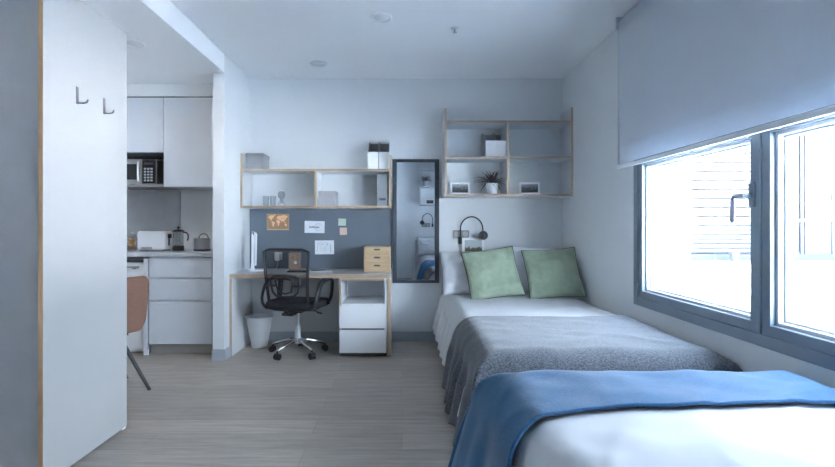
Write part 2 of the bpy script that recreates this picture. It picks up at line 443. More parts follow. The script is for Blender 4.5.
# ------------------------------------------------------------------ wardrobe at the left
wd = thing('wardrobe', 'tall white wardrobe end with oak edging beside the kitchen', 'wardrobe', (0, 0, 0))
xw = -1.569
b = BM(); box(b, xw - .022, xw, 2.098, 2.738, .012, 2.25, 0, {'-y': 1})
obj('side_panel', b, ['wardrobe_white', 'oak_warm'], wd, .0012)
b = BM(); box(b, xw - 1.05, xw - .0225, 2.104, 2.12, .012, 2.25); obj('back_panel', b, 'wardrobe_grey', wd)
b = BM(); box(b, xw - 1.05, xw - .0225, 2.12, 2.70, 2.228, 2.25); box(b, xw - 1.05, xw - 1.028, 2.12, 2.70, .06, 2.228)
box(b, xw - 1.028, xw - .0225, 2.12, 2.70, .06, .082); box(b, xw - .55, xw - .53, 2.12, 2.70, .082, 2.228)
obj('carcass', b, 'white_lam', wd, .001)
for x0, x1 in ((xw - 1.048, xw - .542), (xw - .538, xw - .0235)):
    b = BM(); box(b, x0, x1, 2.702, 2.72, .064, 2.248); d = obj('door', b, 'white_lam', wd, .0015)
    b = BM(); xh = x1 - .04 if x0 < xw - .6 else x0 + .04
    tube(b, [(xh, 2.721, 1.0), (xh, 2.745, 1.0), (xh, 2.745, 1.16), (xh, 2.721, 1.16)], .005, 8); obj('door_handle', b, 'chrome', d)
b = BM(); box(b, xw - 1.04, xw - .03, 2.14, 2.68, 0, .06); obj('plinth', b, 'grey_pl', wd)
for y in (2.70, 2.11):
    b = BM(); box(b, xw - .02, xw - .004, y, y + .034, 0, .012); obj('glide', b, 'white_pl', wd)
def coat_hook(y, lab):
    t = thing('coat_hook', lab, 'hook', (xw, y, 1.78), 0, 'metal hooks on the wardrobe side')
    b = BM(); box(b, 0, .003, -.009, .009, -.042, .042); obj('back_plate', b, 'hook', t, .001)
    b = BM(); tube(b, [(.002, 0, -.036), (.03, 0, -.038), (.048, 0, -.034), (.054, 0, -.02)], .006, 8, rx=.0035); obj('prong', b, 'hook', t)
coat_hook(2.318, 'small L shaped metal coat hook, nearer the oak edge of the wardrobe')
coat_hook(2.527, 'small L shaped metal coat hook, farther from the oak edge of the wardrobe')

# ------------------------------------------------------------------ kitchen
YC = 4.27           # drawer fronts
# countertop
b = BM(); box(b, XKL + .005, -1.625, YC - .02, YKB - .012, .877, .915); tag(obj('countertop', b, 'counter', None, .003), 'pale grey stone worktop running behind the pier', 'worktop')
# splashback slab
b = BM(); box(b, XKL + .005, -2.245, YKB - .012, YKB - .001, .916, 1.505); tag(obj('splashback', b, 'concrete', None, .001), 'grey concrete look splashback slab behind the toaster', 'splashback')
# drawer unit
du = thing('kitchen_drawer_unit', 'white kitchen base unit with three handleless drawers beside the fridge', 'cabinet', (-2.26, YC, 0))
b = BM(); box(b, 0, .018, .02, .57, .094, .875); box(b, .57, .63, .02, .57, .094, .875); box(b, .018, .57, .02, .57, .094, .112); box(b, .018, .57, .55, .57, .112, .875)
box(b, .018, .57, .03, .05, .112, .875)
obj('carcass', b, 'kitchen_front', du)
for z0, z1 in ((.694, .868), (.492, .678), (.100, .476)):
    b = BM(); prism(b, [(.0, z0), (.02, z0), (.02, z1 - .01), (.006, z1), (.0, z1 - .004)], .012, .568, plane='YZ')
    obj('drawer', b, 'kitchen_front', du, .0015)
b = BM(); box(b, .0, .63, .055, .07, .0, .094); obj('plinth', b, 'plinth', du)
# more base units farther left, hidden by the wardrobe save from the side
bu = thing('kitchen_base_cabinet', 'white kitchen base cabinet left of the fridge, mostly behind the wardrobe', 'cabinet', (-3.29, YC, 0))
b = BM(); box(b, 0, .40, .022, .57, .094, .875); obj('carcass', b, 'grey_lam', bu)
b = BM(); box(b, .003, .397, 0, .02, .10, .868); obj('door', b, 'kitchen_front', bu, .0015)
b = BM(); box(b, 0, .4, .055, .07, 0, .094); obj('plinth', b, 'plinth', bu)
# fridge
fr = thing('fridge', 'white undercounter fridge with a top bar handle', 'fridge', (-2.87, 4.30, 0))
b = BM(); box(b, 0, .565, .045, .56, .012, .845); obj('body', b, 'white_pl', fr, .004)
b = BM(); box(b, .002, .563, 0, .042, .045, .822); d = obj('door', b, 'white_pl', fr, .006)
b = BM(); box(b, .05, .515, -.014, .0, .775, .79); box(b, .46, .49, -.02, 0, .765, .775); obj('handle', b, 'steel', d, .002)
b = BM(); box(b, .002, .563, .002, .04, .824, .842); obj('top_trim', b, 'gap', fr)
for x in (.03, .535):
    for y in (.08, .5):
        b = BM(); lathe(b, [(.018, 0), (.018, .012)], (x, y, 0), 12); obj('foot', b, 'gap', fr)
b = BM(); box(b, -2.303, -2.263, YC + .005, YC + .025, 0, .86); tag(obj('filler_panel', b, 'kitchen_front', None, .002), 'narrow white filler strip between the fridge and the drawers', 'panel')
# wall cabinets
YU = 4.43
def wall_cab(x0, x1, z0, z1, name, lab):
    t = thing(name, lab, 'cabinet', (x0, YU, z0), 0)
    w, h = x1 - x0, z1 - z0
    b = BM(); box(b, 0, .018, .02, .435, 0, h); box(b, w - .018, w, .02, .435, 0, h); box(b, .018, w - .018, .02, .435, 0, .018)
    box(b, .018, w - .018, .02, .435, h - .018, h); box(b, .018, w - .018, .42, .435, .018, h - .018); obj('carcass', b, 'grey_lam', t)
    b = BM(); box(b, .0015, w - .0015, 0, .0185, .001, h - .004); obj('door', b, 'kitchen_front', t, .0015)
    return t
wall_cab(-2.20, -1.625, 1.512, 2.34, 'wall_cabinet', 'tall white wall cabinet next to the pier')
wall_cab(-2.80, -2.204, 1.83, 2.34, 'wall_cabinet', 'short white wall cabinet above the microwave')
wall_cab(-3.285, -2.804, 1.512, 2.34, 'wall_cabinet', 'white wall cabinet left of the microwave, hidden by the wardrobe')
b = BM(); box(b, XKL + .005, -1.622, YU + .004, YKB, 2.352, HK); struct('trim_1', b, 'ceiling')
b = BM(); box(b, XKL + .005, -1.622, YU + .03, YKB, 2.341, 2.352); struct('trim_2', b, 'gap')
# open niche with microwave
b = BM(); box(b, -2.80, -2.204, YU + .012, YKB - .012, 1.512, 1.534); box(b, -2.80, -2.204, YKB - .03, YKB - .013, 1.534, 1.826)
tag(obj('microwave_shelf', b, 'box_grey', None, .001), 'grey open shelf carrying the microwave', 'shelf')
mw = thing('microwave', 'steel microwave with dark door in the niche of the wall cabinets', 'microwave', (-2.76, 4.45, 1.5345))
b = BM(); box(b, 0, .475, .02, .36, .004, .235); obj('body', b, 'steel', mw, .004)
b = BM(); box(b, .0, .345, 0, .019, .004, .235); d = obj('door', b, 'steel', mw, .003)
b = BM(); box(b, .04, .30, -.002, .004, .045, .19); obj('door_glass', b, 'dark_glass', d)
b = BM(); box(b, .315, .327, -.016, -.004, .03, .21); box(b, .315, .327, -.004, 0, .03, .045); box(b, .315, .327, -.004, 0, .195, .21); obj('door_handle', b, 'chrome', d, .002)
b = BM(); box(b, .35, .47, .0, .019, .010, .230); p = obj('control_panel', b, 'dark_glass', mw, .002)
b = BM()
for r in range(5):
    for c in range(3): box(b, .368 + c * .03, .388 + c * .03, -.002, .001, .03 + r * .027, .046 + r * .027)
obj('button', b, 'grey_pl', p); b = BM(); box(b, .365, .455, -.001, .001, .185, .205); obj('display', b, 'panel_blue', p)
for x in (.02, .42):
    for y in (.04, .3):
        b = BM(); box(b, x, x + .04, y, y + .04, 0, .004); obj('foot', b, 'black_pl', mw)

# things on the worktop (z = .915)
CT = .9155
jar = thing('storage_jar', 'glass jar of orange brown biscuits at the left end of the worktop', 'jar', (-2.545, 4.52, CT))
b = BM(); lathe(b, [(.0, .001), (.046, .001), (.050, .008), (.050, .115), (.040, .135), (.040, .150), (.037, .150), (.037, .135), (.047, .113), (.047, .01), (0, .006)]); obj('glass_body', b, 'jar_glass', jar)
b = BM(); lathe(b, [(.041, .150), (.041, .158), (.012, .163), (.012, .175), (0, .18)], n=20); obj('lid', b, 'steel', jar)
for i in range(9):
    b = BM(); bmesh.ops.create_icosphere(b, subdivisions=2, radius=.019, matrix=Matrix.Translation((.024 * math.cos(i * 2.1), .024 * math.sin(i * 2.1), .028 + .0105 * i)))
    for v in b.verts: v.co += .004 * noise.noise_vector(v.co * 60 + Vector((i, 0, 0)))
    o = obj('biscuit', b, 'cookie', None, loc=jar.location, smooth=True); tag(o, 'round orange brown biscuit inside the glass jar', 'biscuit', 'biscuits in the jar')
to = thing('toaster', 'white two slot toaster on the worktop beside the jar', 'toaster', (-2.325, 4.52, CT))
b = BM(); prism(b, [(x, z + .100) for x, z in rrect(.255, .17, .022, 5)], -.075, .075); obj('body', b, 'white_pl', to, .006)
b = BM(); box(b, -.10, .10, -.045, -.02, .1845, .1865); box(b, -.10, .10, .02, .045, .1845, .1865); obj('slot', b, 'black_pl', to)
b = BM(); box(b, -.09, .01, -.079, -.074, .022, .040); obj('crumb_tray', b, 'grey_pl', to, .001)
b = BM(); box(b, .1275, .150, -.018, .018, .12, .16); box(b, .1275, .135, -.01, .01, .05, .12); obj('lever', b, 'black_pl', to, .004)
for x in (-.12, .09):
    b = BM(); box(b, x, x + .03, -.05, .05, 0, .016); obj('foot', b, 'grey_pl', to)
ke = thing('french_press', 'glass coffee press with black lid and curved black handle on the worktop', 'coffee press', (-2.12, 4.55, CT))
b = BM(); lathe(b, [(0, .022), (.044, .022), (.047, .03), (.047, .175), (.049, .18), (.046, .18), (.044, .172), (.044, .032), (0, .026)]); obj('beaker', b, 'jar_glass', ke)
b = BM(); lathe(b, [(0, 0), (.05, 0), (.052, .006), (.051, .045), (.0485, .045), (.0485, .021), (0, .021)]); obj('base', b, 'black_pl', ke)
b = BM(); lathe(b, [(.052, .181), (.053, .19), (.03, .20), (.006, .202), (.005, .215), (.012, .218), (.013, .226), (0, .231)]); obj('lid', b, 'black_pl', ke)
b = BM(); tube(b, [(.049, 0, .176), (.075, 0, .172), (.092, 0, .155), (.094, 0, .12), (.086, 0, .095)], .007, 8); obj('handle', b, 'black_pl', ke)
b = BM(); tube(b, [(0, 0, .2), (0, 0, .07)], .003, 6); lathe(b, [(0, .068), (.042, .068), (.042, .074), (0, .074)]); obj('plunger', b, 'steel', ke)
po = thing('saucepan', 'small steel pot with a wire handle at the right end of the worktop', 'pot', (-1.895, 4.55, CT))
b = BM(); lathe(b, [(0, .014), (.07, .014), (.072, .02), (.072, .115), (.075, .118), (.070, .118), (.069, .022), (0, .018)]); obj('body', b, 'steel', po)
b = BM(); lathe(b, [(0, 0), (.074, 0), (.076, .004), (.076, .016), (0, .0135)]); obj('base', b, 'black_pl', po)
b = BM(); tube(b, [(-.03 + .045 * (1 - math.cos(PI * k / 10)), -.0, .112 + .05 * math.sin(PI * k / 10)) for k in range(11)], .004, 8); obj('handle', b, 'black_pl', po)

# terracotta chair beyond the wardrobe
dc = thing('dining_chair', 'terracotta upholstered shell chair with splayed dark legs beyond the wardrobe', 'chair', (-2.095, 3.32, 0), math.radians(50))
def shell_mesh():
    b = BM(); n, m = 16, 20; g = []
    for j in range(m + 1):
        v = j / m; row = []
        for i in range(n + 1):
            u = -1 + 2 * i / n
            if v < .45:        # seat
                t = v / .45; y = .24 - .40 * t; z = .43 + .012 * abs(u) ** 3 + .008 * (1 - t) + .03 * max(0, t - .8) ** 2; w = .235 - .02 * t
                w *= (1 - .22 * max(0, (.25 - t) / .25) ** 2)
            else:              # back, rising at the rear (towards the camera)
                t = (v - .45) / .55; y = -.16 - .085 * math.sin(t * PI / 2); z = .415 + .39 * t ** 1.1; w = .205 + .042 * min(1, t * 6) ** .6
                if t > .9: w *= 1 - .10 * ((t - .9) / .1) ** 2
            y += (.05 * abs(u) ** 2.5 if v > .45 else 0)
            row.append(b.verts.new((u * w, y, z)))
        g.append(row)
    for j in range(m):
        for i in range(n): b.faces.new((g[j][i], g[j][i + 1], g[j + 1][i + 1], g[j + 1][i]))
    return b
obj('seat_shell', shell_mesh(), 'terracotta', dc, smooth=True, solid=.035, subsurf=1)
for sx in (-1, 1):
    for sy in (-1, 1):
        b = BM(); tube(b, [(sx * .08, sy * .10 - .02, .40), (sx * .245, sy * .20 - .02, .0)], [.015, .010], 10); obj('leg', b, 'gap', dc)
b = BM(); box(b, -.14, .14, -.13, .10, .388, .404); obj('seat_frame', b, 'gap', dc, .003)

# ------------------------------------------------------------------ desk
dk = thing('desk', 'built-in desk with grey top, oak edge and side panel by the pier', 'desk', (0, 0, 0))
YD = 4.225; XD0, XD1 = -1.5195, -.098
b = BM(); box(b, XD0, XD1, YD, YB - .001, .691, .726, 0, {'-y': 1, '-z': 2}); obj('desktop', b, ['grey_lam', 'oak', 'white_lam'], dk, .001)
b = BM(); box(b, XD0, XD0 + .022, YD, YB - .015, 0, .690, 0, {'-y': 1}); obj('side_panel', b, ['white_lam', 'oak_v'], dk, .001)
b = BM(); box(b, XD1 - .03, XD1, YD, YB - .015, 0, .690, 0, {'-y': 1}); obj('side_panel', b, ['white_lam', 'oak_v'], dk, .001)
pe = thing('drawer_pedestal', 'white desk pedestal with open shelf over two drawers', 'pedestal', (-.5516, YD, 0))
pw = .4516 - .036
b = BM(); box(b, 0, .018, 0, .5, .035, .689, 0, {'-y': 1}); box(b, pw - .018, pw, 0, .5, .035, .689)
box(b, .018, pw - .018, 0, .5, .671, .689, 0, {'-y': 1}); box(b, .018, pw - .018, .004, .5, .447, .463); box(b, .018, pw - .018, .484, .5, .463, .671)
box(b, .018, pw - .018, .01, .5, .035, .05)
obj('carcass', b, ['white_lam', 'oak_v'], pe, .001)
b = BM(); box(b, .002, pw - .002, -.016, .003, .252, .447); obj('drawer', b, 'white_lam', pe, .0015)
b = BM(); box(b, .002, pw - .002, -.016, .003, .036, .236); obj('drawer', b, 'white_lam', pe, .0015)
b = BM(); box(b, .01, pw - .01, .004, .5, .23, .26); box(b, .005, pw - .0, .01, .49, 0, .034); obj('recess', b, 'gap', pe)
# pinboard
b = BM(); box(b, XL + .002, XD1 - .004, YB - .014, YB - .001, .7265, 1.322); pb = tag(obj('pinboard', b, 'felt', None), 'wide blue grey felt pinboard between desk and wall shelf', 'pinboard')
YP = YB - .0145
def flat_art(name, x0, x1, z0, z1, base, lab, cat, strokes=(), th=.0015, mats=(), rot=0, group=None, y=YP):
    """a sheet pinned to the board; strokes are polygons in 0..1 units with a material index"""
    o = BM(); w, h = x1 - x0, z1 - z0
    box(o, -w / 2, w / 2, -th, 0, -h / 2, h / 2)
    for mi, poly in strokes: prism(o, [((u - .5) * w, (v - .5) * h) for u, v in poly], -th - .0004, -th + .0001, mi)
    ob = obj(name, o, [base, *mats], None); ob.location = ((x0 + x1) / 2, y, (z0 + z1) / 2); ob.rotation_euler = (0, rot, 0)
    return tag(ob, lab, cat, group)
def X(px, y): return (px - CX) / F * y
def Z(py, y): return CZ - (py - CY) / F * y
land = [
 (1, [(.06,.78),(.12,.90),(.26,.93),(.33,.84),(.28,.74),(.22,.68),(.20,.60),(.25,.55),(.21,.56),(.15,.66),(.10,.72)]),
 (1, [(.30,.95),(.38,.97),(.37,.86),(.32,.84)]),
 (1, [(.24,.54),(.32,.52),(.37,.44),(.33,.32),(.28,.18),(.26,.24),(.25,.38),(.22,.46)]),
 (1, [(.44,.62),(.52,.64),(.58,.56),(.61,.50),(.57,.44),(.56,.32),(.52,.22),(.49,.34),(.49,.44),(.44,.47),(.42,.54)]),
 (1, [(.44,.68),(.45,.80),(.52,.90),(.62,.88),(.75,.93),(.90,.90),(.96,.82),(.88,.76),(.86,.66),(.80,.58),(.76,.50),(.72,.58),(.68,.50),(.64,.60),(.58,.60),(.55,.66),(.50,.68)]),
 (1, [(.80,.38),(.87,.40),(.92,.32),(.88,.24),(.81,.27)]),
 (1, [(.78,.48),(.86,.46),(.84,.42),(.79,.44)]),
 (2, [(.0,.0),(1,.0),(1,.06),(0,.06)]), (2, [(.0,.94+.03),(1,.97),(1,1),(0,1)]), (2, [(0,.06),(.015,.06),(.015,.97),(0,.97)]), (2, [(.985,.06),(1,.06),(1,.97),(.985,.97)])]
flat_art('world_map', X(267, YP), X(289, YP), Z(230, YP), Z(214, YP), 'map_base', 'small brown and orange world map pinned to the felt board', 'map', land, .003, ('map_land', 'organiser'))
def arc(cx, cy, r, a0, a1, w, n=14, asp=1.7):
    o = [(cx + r * math.cos(math.radians(a0 + (a1 - a0) * k / n)), cy + asp * r * math.sin(math.radians(a0 + (a1 - a0) * k / n))) for k in range(n + 1)]
    i = [(cx + (r - w) * math.cos(math.radians(a0 + (a1 - a0) * k / n)), cy + asp * (r - w) * math.sin(math.radians(a0 + (a1 - a0) * k / n))) for k in range(n + 1)]
    return [(2, [o[k], o[k + 1], i[k + 1], i[k]]) for k in range(n)]
def rect(mi, x, y, w, h): return (mi, [(x, y), (x + w, y), (x + w, y + h), (x, y + h)])
word = [rect(1, .24 + .057 * k, .42, .040, [.16, .11, .13, .17, .11, .11, .13, .11, .12][k]) for k in range(9)] + arc(.68, .5, .2, 0, 330, .02) + arc(.66, .52, .13, 30, 300, .015)
flat_art('poster_sheet', X(304.6, YP), X(324.6, YP), Z(233, YP), Z(221, YP), 'paper', 'white sheet with a dark scribbled word and circle, right of the map', 'paper', word, .001, ('ink', 'ink_pale'), .02)
sk = [rect(1, .10, .80, .6, .03), rect(1, .12, .70, .3, .02), rect(1, .12, .2, .02, .5), rect(1, .8, .15, .05, .55), rect(1, .35, .42, .2, .03), rect(1, .3, .3, .35, .02), rect(1, .62, .66, .08, .1)] + [(1, p) for _, p in arc(.42, .45, .16, 0, 360, .012)]
flat_art('sketch_sheet', X(315, YP), X(334, YP), Z(254.3, YP), Z(240.4, YP), 'paper', 'pale sheet with a faint pencil sketch, lower of the two white papers', 'paper', sk, .001, ('ink_pale',), -.01)
flat_art('sticky_note', X(338.3, YP), X(346, YP), Z(225.7, YP), Z(218.6, YP), 'note_green', 'pale green sticky note on the felt board above the peach one', 'sticky note', [], .0012, rot=.03, group='sticky notes')
flat_art('sticky_note', X(339.8, YP), X(347, YP), Z(234.9, YP), Z(227.6, YP), 'note_pink', 'peach sticky note on the felt board below the green one', 'sticky note', [], .0012, rot=-.02, group='sticky notes')
# socket with plug and lamp cable
so = thing('wall_socket', 'white wall socket with a plugged in adapter on the felt board', 'socket', (X(278.5, YP), YP, Z(256, YP)))
b = BM(); prism(b, rrect(.078, .08, .008, 3), -.008, 0); obj('cover_plate', b, 'white_pl', so, .001)
b = BM(); box(b, -.02, .022, -.045, -.008, -.045, .028); tag(obj('plug', b, 'white_pl', None, .005, tuple(so.location)), 'white plug adapter in the desk socket', 'plug')
# desk lamp
DT = .7265
dl = thing('desk_lamp', 'slim white folding desk lamp standing upright at the left desk end', 'lamp', (-1.405, 4.52, DT), math.radians(20))
b = BM(); prism(b, rrect(.17, .12, .03, 5, .04, 0), 0, .014, plane='XY'); obj('base', b, 'white_pl', dl, .004)
b = BM(); prism(b, [(-.022, .013), (.018, .013), (.008, .09), (.010, .33), (-.008, .36), (-.012, .33), (-.014, .09)], -.016, .012); obj('stem', b, 'white_pl', dl, .003)
b = BM(); prism(b, [(.014, .05), (.032, .05), (.040, .345), (.032, .362), (.012, .362)], -.024, .024); h = obj('lamp_head', b, 'white_pl', dl, .006)
b = BM(); box(b, -.012, .018, -.012, .012, .362, .372); obj('hinge', b, 'grey_pl', dl, .002)
b = BM()
p0 = Vector((-1.33, 4.53, DT + .006)); p1 = Vector((X(270, YP), 4.69, DT + .012)); p2 = so.location + Vector((0, -.03, -.047))
pts = []
for k in range(21):
    t = k / 20; q = (1 - t) ** 3 * p0 + 3 * (1 - t) ** 2 * t * (p0 + Vector((.09, .03, 0))) + 3 * (1 - t) * t * t * (p2 + Vector((-.0, -.01, -.13))) + t ** 3 * p2
    pts.append(q)
tube(b, pts, .0032, 8); tag(obj('lamp_cable', b, 'white_pl', None), 'white cable from the desk lamp up to the socket', 'cable')
# desk speaker box
sp = thing('desk_speaker', 'small brown wooden speaker box with a pale knob on the desk', 'speaker', (X(294.5, 4.6), 4.58, DT))
b = BM(); box(b, -.052, .052, 0, .08, 0, .165); obj('cabinet', b, 'kraft', sp, .004)
b = BM(); lathe(b, [(0, -.010), (.014, -.010), (.016, 0)], (.012, 0, .075), 16, axis='Y'); obj('knob', b, 'white_pl', sp)
b = BM(); lathe(b, [(0, -.002), (.024, -.002), (.026, 0)], (.0, 0, .122), 20, axis='Y'); obj('driver', b, 'cork', sp)
b = BM(); box(b, -.09, .09, -.07, .06, 0, .012); tag(obj('tablet', b, 'black_pl', None, .003, (X(298, 4.43), 4.45, DT)), 'black tablet lying on the desk in front of the speaker', 'tablet')
b = BM(); box(b, -.10, .10, -.06, .07, 0, .010, 0, {'+z': 1}); tag(obj('notebook', b, ['ink_pale', 'paper'], None, .001, (X(321, 4.43), 4.46, DT)), 'thin grey notebook lying on the desk right of the tablet', 'notebook')
bpy.data.objects['notebook'].rotation_euler = (0, 0, .12)
b = BM(); tube(b, [(-.07, 0, .005), (.06, 0, .005), (.07, 0, .005)], [.0045, .0045, .001], 8); tag(obj('pen', b, 'black_pl', None, loc=(X(318, 4.4), 4.43, DT + .0102)), 'black pen lying on the notebook', 'pen'); bpy.data.objects['pen'].rotation_euler = (0, 0, .3)
# organiser with three little drawers
og = thing('desk_organiser', 'light wood desktop organiser with three small drawers', 'organiser', (X(363.7, 4.44), 4.44, DT))
ow, oh = .245, .228
b = BM(); box(b, 0, .006, 0, .33, 0, oh); box(b, ow - .006, ow, 0, .33, 0, oh); box(b, .006, ow - .006, 0, .33, oh - .006, oh); box(b, .006, ow - .006, .32, .33, .006, oh - .006)
for k in range(3): box(b, .006, ow - .006, .002, .32, k * .074, k * .074 + .006)
obj('case', b, 'organiser', og, .001)
for k in range(3):
    z0 = .0065 + k * .074
    zt = z0 + (.0665 if k < 2 else .066)
    zc = zt - .016; b = BM()
    box(b, .007, ow - .007, -.002, .008, z0, zc - .007); box(b, .007, ow - .007, -.002, .008, zc + .007, zt)
    box(b, .007, .095, -.002, .008, zc - .007, zc + .007); box(b, .15, ow - .007, -.002, .008, zc - .007, zc + .007)
    d = obj('drawer', b, 'organiser', og)
    b = BM(); box(b, .09, .155, .0085, .012, zc - .010, zc + .010); obj('finger_slot', b, 'gap', d)
# waste bin
wb = BM(); lathe(wb, [(0, 0), (.070, 0), (.073, .006), (.124, .283), (.133, .286), (.133, .293), (.126, .295), (.119, .286), (.068, .010), (0, .008)], n=40)
tag(obj('waste_bin', wb, 'bin', None, loc=(-1.358, 4.575, 0)), 'white tapered waste bin under the left end of the desk', 'bin')

# ------------------------------------------------------------------ wall shelf above desk
YS = 4.505
def shelf_unit(name, lab, x0, x1, zb, zt, ys, levels, divs, mats, cat='shelf', side=None, th=.022):
    t = thing(name, lab, cat, (x0, ys, zb))
    yb = YB - .001 - ys
    for xa, zz in ((0, side[0]), (x1 - x0 - th, side[1])):
        b = BM(); box(b, xa, xa + th, 0, yb, 0, zz - zb, 0, {'-y': 1, '+z': 1}); obj('side_panel', b, [mats[0], 'oak_v'], t, .001)
    for z in levels:
        b = BM(); box(b, th, x1 - x0 - th, .001, yb, z - zb, z - zb + th, 0, {'-y': 1}); obj('shelf_board', b, [mats[0], mats[1]], t, .001)
    for (xd, z0, z1) in divs:
        b = BM(); box(b, xd - x0, xd - x0 + th, .002, yb, z0 - zb, z1 - zb, 0, {'-y': 1}); obj('divider', b, [mats[0], 'oak_v'], t, .001)
    return t
shelf_unit('wall_shelf', 'oak edged wall shelf with two open bays above the desk', XL + .001, -.100, 1.318, 1.83, YS,
           (1.318, 1.665), ((-.822, 1.34, 1.665),), ('shelf_lam', 'oak'), side=(1.832, 1.818))
TOP, BOT = 1.6875, 1.3405
def lidded_box(loc, w, d, h, lab, mat, name='storage_box'):
    t = thing(name, lab, 'box', loc, 0, 'lidded boxes on the desk shelf')
    b = BM(); box(b, .003, w - .003, .003, d - .003, 0, h - .004); obj('box_body', b, mat, t, .001)
    b = BM(); box(b, 0, w, 0, d, h - .035, h); obj('lid', b, mat, t, .002); return t
lidded_box((-1.485, 4.56, TOP), .165, .225, .155, 'grey lidded storage box on top of the desk shelf', 'box_grey')
lidded_box((-.795, 4.56, BOT), .16, .21, .142, 'light grey lidded box in the right bay of the desk shelf', 'box_light')
def magazine_file(loc, lab, grp, w=.096, mirror=False, front='file_white', back='file_grey', h=.28, hf=.165, d=.225):
    t = thing('magazine_file', lab, 'magazine file', loc, 0, grp)
    b = BM(); box(b, 0, w, 0, .003, 0, hf); obj('front_panel', b, front, t)
    for xa in (0, w - .003):
        b = BM(); prism(b, [(.003, .003), (d - .003, .003), (d - .003, h), (.12, h), (.003, hf)], xa, xa + .003, plane='YZ'); obj('side_panel', b, back, t)
    b = BM(); box(b, 0, w, d - .003, d, 0, h); obj('back_panel', b, back, t)
    b = BM(); box(b, 0, w, .003, d - .003, 0, .003); obj('bottom_panel', b, back, t)
    return t
magazine_file((X(368.2, 4.55), 4.55, TOP), 'white fronted magazine file on the desk shelf top, left one', 'magazine files on the desk shelf')
magazine_file((X(379.0, 4.55), 4.55, TOP), 'white fronted magazine file on the desk shelf top, next to the mirror', 'magazine files on the desk shelf')
bi = thing('ring_binder', 'dark grey binder with a black finger hole in the desk shelf', 'binder', (X(377.3, 4.53), 4.53, BOT))
b = BM(); box(b, 0, .098, 0, .25, 0, .305); obj('cover', b, 'binder', bi, .002)
b = BM(); box(b, -.0005, .0, .004, .25, 0, .305); obj('side_board', b, 'gap', bi)
b = BM(); prism(b, rrect(.062, .022, .008, 4, .049, .062), -.0015, .001); obj('finger_hole', b, 'gap', bi)
# glassware in the left bay
ho = thing('hurricane_glass', 'clear glass vase with a round bulb in the left shelf bay', 'vase', (X(281.5, 4.6), 4.6, BOT))
b = BM(); lathe(b, [(0, .0), (.034, 0), (.036, .006), (.030, .03), (.016, .05), (.014, .062), (.03, .085), (.036, .108), (.030, .13), (.018, .142), (.015, .142), (.027, .128), (.033, .108), (.027, .087), (.010, .064), (.012, .05), (.0, .012)], n=28)
obj('glass_body', b, 'jar_glass', ho)
b = BM(); lathe(b, [(0, .005), (.024, .006), (.024, .022), (.0, .024)], n=20); obj('candle', b, 'white_pl', ho)
b = BM(); lathe(b, [(.012, .142), (.02, .144), (.02, .150), (.006, .156), (0, .158)], n=20); obj('stopper', b, 'white_pl', ho)
for i, (px, lab) in enumerate(((266, 'clear drinking glass in the left shelf bay, leftmost'), (273, 'clear drinking glass in the left shelf bay, beside the vase'))):
    b = BM(); lathe(b, [(0, 0), (.026, 0), (.031, .10), (.029, .10), (.024, .006), (0, .006)], n=24)
    tag(obj('drinking_glass', b, 'jar_glass', None, loc=(X(px, 4.66), 4.66, BOT)), lab, 'glass', 'glasses on the desk shelf')

# ------------------------------------------------------------------ mirror
mi = thing('wall_mirror', 'tall dark framed mirror on the wall between desk and bed', 'mirror', (-.096, YB - .001, .583))
mw_, mh_ = .466, 1.232
b = BM(); box(b, 0, .044, -.028, 0, 0, mh_); box(b, mw_ - .044, mw_, -.028, 0, 0, mh_); box(b, .044, mw_ - .044, -.028, 0, 0, .03); box(b, .044, mw_ - .044, -.028, 0, mh_ - .03, mh_)
obj('mirror_frame', b, 'mirror_frame', mi, .002)
b = BM(); box(b, .040, mw_ - .040, -.014, -.006, .026, mh_ - .026); obj('mirror_glass', b, 'mirror', mi)

# ------------------------------------------------------------------ office chair
oc = thing('office_chair', 'black mesh back swivel chair with chrome star base at the desk', 'chair', (-.940, 4.33, 0), math.radians(-14))
# local: +y = forward (towards the desk)
base_rot = math.radians(19 - 90 + 180)      # one leg points straight away from the camera
casters = []
for k in range(5):
    a = math.radians(90 + 19 + 72 * k)
    d = Vector((math.cos(a), math.sin(a), 0))
    b = BM(); tube(b, [d * .02 + Vector((0, 0, .125)), d * .08 + Vector((0, 0, .122)), d * .17 + Vector((0, 0, .100)), d * .25 + Vector((0, 0, .072))], [.020, .018, .015, .011], 10)
    obj('base_leg', b, 'chrome', oc)
    c = d * .25; sd = Vector((-d.y, d.x, 0))
    b = BM(); tube(b, [c + Vector((0, 0, .075)), c + Vector((0, 0, .045))], .007, 8); tube(b, [c - sd * .010 + Vector((0, 0, .03)), c + sd * .010 + Vector((0, 0, .03))], .020, 12)
    cs = obj('caster', b, 'black_pl', oc)
    for s in (-1, 1):
        b = BM(); q = c + sd * (.017 * s) + Vector((0, 0, .0285))
        tube(b, [q - sd * .008, q - sd * .006, q + sd * .006, q + sd * .008], [.024, .028, .028, .024], 20); obj('wheel', b, 'black_pl', cs)
b = BM(); lathe(b, [(0, .095), (.032, .095), (.034, .105), (.034, .135), (.026, .142), (.026, .25), (.015, .255), (.015, .40), (0, .40)], n=20); obj('gas_lift', b, 'satin', oc)
b = BM(); box(b, -.085, .085, -.11, .09, .385, .418); box(b, -.05, .05, -.21, -.10, .375, .40); obj('tilt_mechanism', b, 'black_pl', oc, .006)
b = BM(); tube(b, [(.06, .0, .40), (.17, .0, .392), (.20, .0, .375), (.235, .0, .372)], [.004, .004, .007, .007], 8); obj('height_lever', b, 'black_pl', oc)
